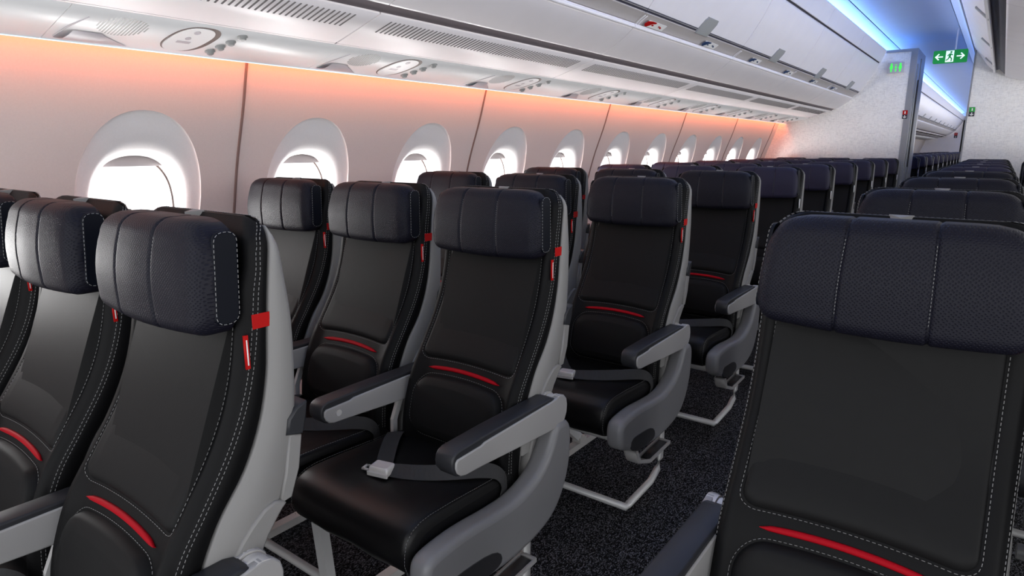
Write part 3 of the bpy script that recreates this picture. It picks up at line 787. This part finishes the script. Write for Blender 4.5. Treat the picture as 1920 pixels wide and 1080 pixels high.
    for dx, ins in stations: rings.append([(xl_+dx, y_+(cy_-y_)*ins/.20, z_+(c2-z_)*ins*.8/.062) for y_, z_ in Q])
    rings.append([((xl_+xr_)/2, y_, z_-(.004 if z_ > c2 else 0)) for y_, z_ in Q])
    for dx, ins in stations[::-1]: rings.append([(xr_-dx, y_+(cy_-y_)*ins/.20, z_+(c2-z_)*ins*.8/.062) for y_, z_ in Q])
    mb.loft(rings)
    cu = add('seat_cushion', mb, M['seatblack'])
    for xx in (xr_-.010, xl_+.010):
        mb = MB(); mb.dashes([(xx, y_+(.004 if y_ < .0 else 0)*0, z_-.0035) for y_, z_ in [(.33, .4415), (.20, .4485), (.12, .4535), (.05, .4555), (.02, .4525), (-.005, .443), (-.022, .425), (-.0285, .40), (-.030, .375), (-.020, .345)]], r=.0005)
        cu[3].append(('cushion_stitching', mb.mesh('cushion_stitching', M['stitch'], flip), None))
    # belt
    def ribbon(path, ups, w_):
        mb = MB(); rings = []
        P0 = [Vector(p) for p in path]; U0 = [Vector(u_) for u_ in ups]; PP = []; ups = []
        for i in range(len(P0)-1):
            a_, b_, c_, d_ = P0[max(i-1, 0)], P0[i], P0[i+1], P0[min(i+2, len(P0)-1)]
            for k in range(5):
                t = k/5; PP.append(.5*((2*b_)+(c_-a_)*t+(2*a_-5*b_+4*c_-d_)*t*t+(3*b_-a_-3*c_+d_)*t**3)); ups.append(U0[i].lerp(U0[i+1], t))
        PP.append(P0[-1]); ups.append(U0[-1])
        for i, p in enumerate(PP):
            u = Vector(ups[i]).normalized()*w_/2; d = (PP[min(i+1, len(PP)-1)]-PP[max(i-1, 0)]).normalized(); n_ = d.cross(u).normalized()*.0012
            rings.append([p-u-n_, p+u-n_, p+u+n_, p-u+n_])
        mb.loft(rings, True, True, False); return mb
    pr = [(-.025, .120, .462), (.03, .140, .464), (.08, .170, .466), (.12, .205, .466), (.155, .245, .464), (.180, .275, .455), (.193, .290, .43), (.194, .285, .39)]
    ur = [(.1, .9, .55), (-.3, .7, .75), (-.4, .5, .9), (-.5, .4, .95), (-.5, .3, 1), (-.4, .3, 1), (-.2, .6, .8), (0, 1, .3)]
    bl = add('seat_belt', ribbon(pr, ur, .036), M['belt'])
    pl_ = [(-.050, .125, .462), (-.075, .155, .461), (-.110, .195, .459), (-.150, .245, .458), (-.182, .290, .452), (-.200, .330, .43)]
    bl[3].append(('belt_strap', ribbon(pl_, [(.8, .6, .05)]*6, .044).mesh('belt_strap', M['belt'], flip), None))
    mb = MB()
    o_ = rrect(0, 0, .027, .020, .005, 3)
    ang = math.radians(14)
    def bt(x_, y_, z_): return (-.040+x_*math.cos(ang)-y_*math.sin(ang), .112+x_*math.sin(ang)+y_*math.cos(ang), z_)
    mb.loft([[bt(x_*k, y_*k, z_) for x_, y_ in o_] for k, z_ in ((.9, .452), (1, .456), (1, .468), (.93, .473), (.8, .4745))])
    mb.loft([[bt(x_*1.04, y_*.16-.021, z_) for x_, y_ in o_] for z_ in (.453, .462)])
    tg = [(-.050, -.010), (-.026, -.010), (-.026, .010), (-.050, .010)]
    for (a0, a1, b0, b1_) in ((-.050, -.026, -.012, -.008), (-.050, -.026, .006, .010), (-.052, -.046, -.012, .010)):
        mb.loft([[bt(a0, b0, z_), bt(a1, b0, z_), bt(a1, b1_, z_), bt(a0, b1_, z_)] for z_ in (.457, .461)])
    bl[3].append(('buckle', mb.mesh('buckle', M['silver'], flip), 'silver lift-lever buckle'))
    # middle armrest on the window side of the seat
    def armrest(xc, mbody, mpad, button=False):
        mb = MB()
        mb.prism_x([(.062, .566), (.061, .580), (.063, .592), (.070, .600), (.084, .605), (.20, .607), (.43, .607), (.452, .601), (.455, .585), (.40, .575), (.20, .560), (.11, .548), (.090, .545), (.074, .551)], xc-.0245, xc+.0245, .004)
        pad_ = mb
        mb = MB()
        for s in (-1, 1):
            a_, c_ = (xc+.012, xc+.0275) if s > 0 else (xc-.0275, xc-.012)
            mb.prism_x([(.098, .545), (.084, .549), (.074, .558), (.069, .570), (.070, .582), (.076, .587), (.15, .589), (.163, .593), (.30, .596), (.43, .598), (.465, .600), (.480, .594), (.487, .580), (.487, .555), (.480, .536), (.455, .526), (.30, .533), (.14, .543)], a_, c_, .003)
        body = mb
        mb2 = MB()
        mb2.tube([(xc-.0265, .457, .575), (xc+.0265, .457, .575)], .029, 20)
        return pad_, body, mb2
    xm = -.222
    pad_, body, hinge = armrest(xm, 0, 0)
    a = add('armrest', body, M['armgrey'], 'armrest towards the window' if not flip else 'inner armrest')
    a[3].append(('armrest_pad', pad_.mesh('armrest_pad', M['armpad'], flip), None)); a[3].append(('armrest_hinge', hinge.mesh('armrest_hinge', M['silver'], flip), None))
    mb = MB(); mb.tube([(xm+.0265, .112, .568), (xm+.0295, .112, .568)], .0085, 16); mb.tube([(xm-.0295, .112, .568), (xm-.0265, .112, .568)], .0085, 16)
    a[3].append(('button', mb.mesh('button', M['silver'], flip), None))
    mb = MB(); mb.bar([(xm, .315, .33), (xm, .32, .47), (xm, .36, .56)], .012, .016); add('armrest_strut', mb, M['metal'])
    return P, add, armrest
def aisle_parts(flip):
    P = []
    def add(name, mb, material, label=None):
        P.append([name, mb.mesh(name, material, flip), label, []]); return P[-1]
    xc = .213
    mb = MB()
    pad_ = MB(); pad_.prism_x([(.060, .566), (.059, .580), (.061, .592), (.068, .600), (.082, .605), (.20, .608), (.43, .608), (.450, .602), (.453, .585), (.40, .575), (.20, .558), (.11, .546), (.090, .543), (.073, .549)], xc-.0250, xc+.0250, .004)
    body = MB()
    for s in (-1, 1):
        a_, c_ = (xc+.012, xc+.0285) if s > 0 else (xc-.0285, xc-.012)
        body.prism_x([(.098, .543), (.083, .547), (.072, .557), (.067, .570), (.068, .582), (.074, .588), (.15, .590), (.163, .594), (.30, .597), (.43, .600), (.465, .605), (.485, .601), (.497, .588), (.501, .570), (.499, .550), (.490, .533), (.472, .524), (.45, .521), (.30, .530), (.15, .541)], a_, c_, .003)
    hinge = MB(); hinge.tube([(xc-.0275, .466, .572), (xc-.010, .466, .572)], .033, 22); hinge.tube([(xc-.008, .466, .572), (xc+.006, .466, .572)], .030, 22); hinge.tube([(xc+.008, .466, .572), (xc+.0275, .466, .572)], .033, 22)
    a = add('aisle_armrest', body, M['armgrey'], 'armrest on the aisle side')
    a[3].append(('armrest_pad', pad_.mesh('armrest_pad', M['armpad'], flip), None)); a[3].append(('armrest_hinge', hinge.mesh('armrest_hinge', M['silver'], flip), None))
    pod = MB()
    pod.prism_x([(-.036, .335), (-.038, .380), (-.024, .404), (.02, .412), (.10, .414), (.20, .404), (.28, .402), (.345, .418), (.392, .447), (.425, .492), (.440, .535), (.485, .535), (.512, .520), (.519, .470), (.512, .400), (.490, .345), (.460, .305), (.425, .278), (.36, .258), (.28, .251), (.20, .253), (.13, .262), (.06, .280), (-.02, .308)], xc-.020, xc+.036, .017, 2)
    p = add('side_shroud', pod, M['pod'], 'smooth grey shroud curving under the aisle armrest')
    rec = MB(); rec.prism_x([(.030, .292), (.10, .270), (.19, .266), (.215, .278), (.205, .305), (.165, .322), (.09, .330), (.035, .330)], xc+.030, xc+.0372, .002, 1)
    p[3].append(('dark_inset', rec.mesh('dark_inset', M['dark'], flip), None))
    st = MB()
    st.bar([(xc-.014, .09, .262), (xc-.014, .115, .220), (xc-.014, .20, .188), (xc-.014, .36, .195)], .005, .012)
    st.bar([(xc+.030, .09, .262), (xc+.030, .115, .220), (xc+.030, .20, .188), (xc+.030, .36, .195)], .005, .012)
    st.prism_x([(.10, .262), (.085, .258), (.108, .214), (.195, .180), (.205, .186), (.118, .226)], xc-.012, xc+.030, .002)
    st.prism_x([(.350, .200), (.362, .200), (.366, .188), (.350, .186)], xc-.012, xc+.030, .002)
    p = add('crew_step', st, M['armgrey'], 'small folding step bracket under the shroud')
    tr = MB(); tr.prism_x([(.205, .192), (.345, .199), (.345, .193), (.205, .186)], xc-.006, xc+.026, .001)
    p[3].append(('step_tread', tr.mesh('step_tread', M['dark'], flip), None))
    return P
base_near, _, _ = build_parts(False, False)
base_far, _, _ = build_parts(False, True)
base_flip, _, _ = build_parts(True, False)
base_flip_far, _, _ = build_parts(True, True)
ais, ais_f = aisle_parts(False), aisle_parts(True)
def place_seat(parts, extra, loc, label, group):
    r = empty('airplane_seat', loc); tag(r, label, 'airplane seat', group)
    for name, me, lab, sub in parts+extra:
        o = obj(name, me, r)
        if lab: o['label'] = lab
        for (n2_, m2, l2) in sub:
            q = obj(n2_, m2, o)
            if l2: q['label'] = l2
    return r
ordn = ['nearest', 'second', 'third', 'fourth', 'fifth', 'sixth', 'seventh', 'eighth', 'ninth', 'last']
# ------------------------------------------------------------------ under-seat frames, one per row
def frame_parts(x0, x1, legs, flip_aisle):
    P = []
    mb = MB(); mb.tube([(x0, .07, .305), (x1, .07, .305)], .018, 12); mb.tube([(x0, .31, .315), (x1, .31, .315)], .018, 12); P.append(('cross_tubes', mb.mesh('cross_tubes', M['metal'])))
    mb = MB(); s = 1 if flip_aisle else -1
    xa = x1 if not flip_aisle else x0
    xa2 = xa-.03*(-s)*-1 if False else xa
    inner = x0 if not flip_aisle else x1
    mb.tube([(inner, .115, .04), (x1, .115, .04)] if flip_aisle is None else [(inner, .115, .04), (xa, .115, .04), (xa, .125, .045), (xa, .30, .055), (xa, .355, .08), (xa, .372, .12), (xa, .372, .30)], .0125, 10)
    P.append(('baggage_bar', mb.mesh('baggage_bar', M['metal'])))
    for lx in legs:
        mb = MB(); mb.bar([(lx, .035, .30), (lx, .055, .06), (lx, .075, .03)], .032, .026); P.append(('leg', mb.mesh('leg', M['metal'])))
        mb = MB(); mb.bar([(lx, .10, .31), (lx, .30, .19), (lx, .47, .045)], .026, .034); P.append(('leg', mb.mesh('leg', M['metal'])))
        mb = MB(); mb.box(lx-.016, lx+.016, .03, .60, .004, .030); mb.box(lx-.020, lx+.020, .45, .50, .028, .050); mb.tube([(lx-.02, .475, .052), (lx+.02, .475, .052)], .010, 10); P.append(('floor_track', mb.mesh('floor_track', M['silver'])))
    return P
fl = [(n_, m_, None, []) for n_, m_ in frame_parts(-.2400, .203, (-.197,), False)]
fm = [(n_, m_, None, []) for n_, m_ in frame_parts(-.2400, .205, (-.206,), None)]
fw = [(n_, m_, None, []) for n_, m_ in frame_parts(-.2400, .205, (), None)]
fr = [(n_, m_, None, []) for n_, m_ in frame_parts(-.203, .22, (.192,), True)]
fe = [(n_, m_, None, []) for n_, m_ in frame_parts(-.205, .24, (.206,), None)]
ff = [(n_, m_, None, []) for n_, m_ in frame_parts(-.205, .203, (), False)]
XC, SPC, PT = -1.065, .4586, .84
for i in range(10):
    far = i >= 4
    for j, nm in enumerate(('aisle', 'middle', 'window')):
        look = 'indigo-topped' if far else 'black leather'
        lab = '%s %s seat left of the aisle, %s row from the camera' % (look, nm, ordn[i])
        place_seat(base_far if far else base_near, (ais+fl, fm, fw)[j], (XC-SPC*j, PT*i, 0), lab, 'seats in the window-side block')
XD, YD = -.112, .60
for i in range(9):
    far = i >= 4
    lab = '%s seat right of the aisle, %s row from the camera' % ('large front-facing black' if i == 0 else 'black centre-block', ordn[i])
    place_seat(base_flip_far if far else base_flip, ais_f+fr, (XD, YD+PT*i, 0), lab, 'seats in the centre block')
    place_seat(base_flip_far if far else base_flip, fe, (XD+SPC, YD+PT*i, 0), 'dark middle seat of the right-hand block, %s row from the camera' % ordn[i], 'seats in the centre block')
    place_seat([p_ for p_ in (base_far if far else base_near) if p_[0] not in ('armrest', 'armrest_strut')], ais+ff, (XD+SPC*2, YD+PT*i, 0), 'dark far-side seat of the right-hand block, %s row from the camera' % ordn[i], 'seats in the centre block')
row_words = [w_.replace('nearest', 'first') for w_ in words]
for i in range(14):
    for j in range(2):
        if j == 1 and i < 1: continue
        place_seat(base_far, (ais+fl, fm)[j], (XC-SPC*j, 9.75+1.12*i, 0), 'distant dark %s seat through the bulkhead opening, %s row behind it' % (('aisle', 'middle')[j], row_words[i]), 'seats in the cabin beyond')
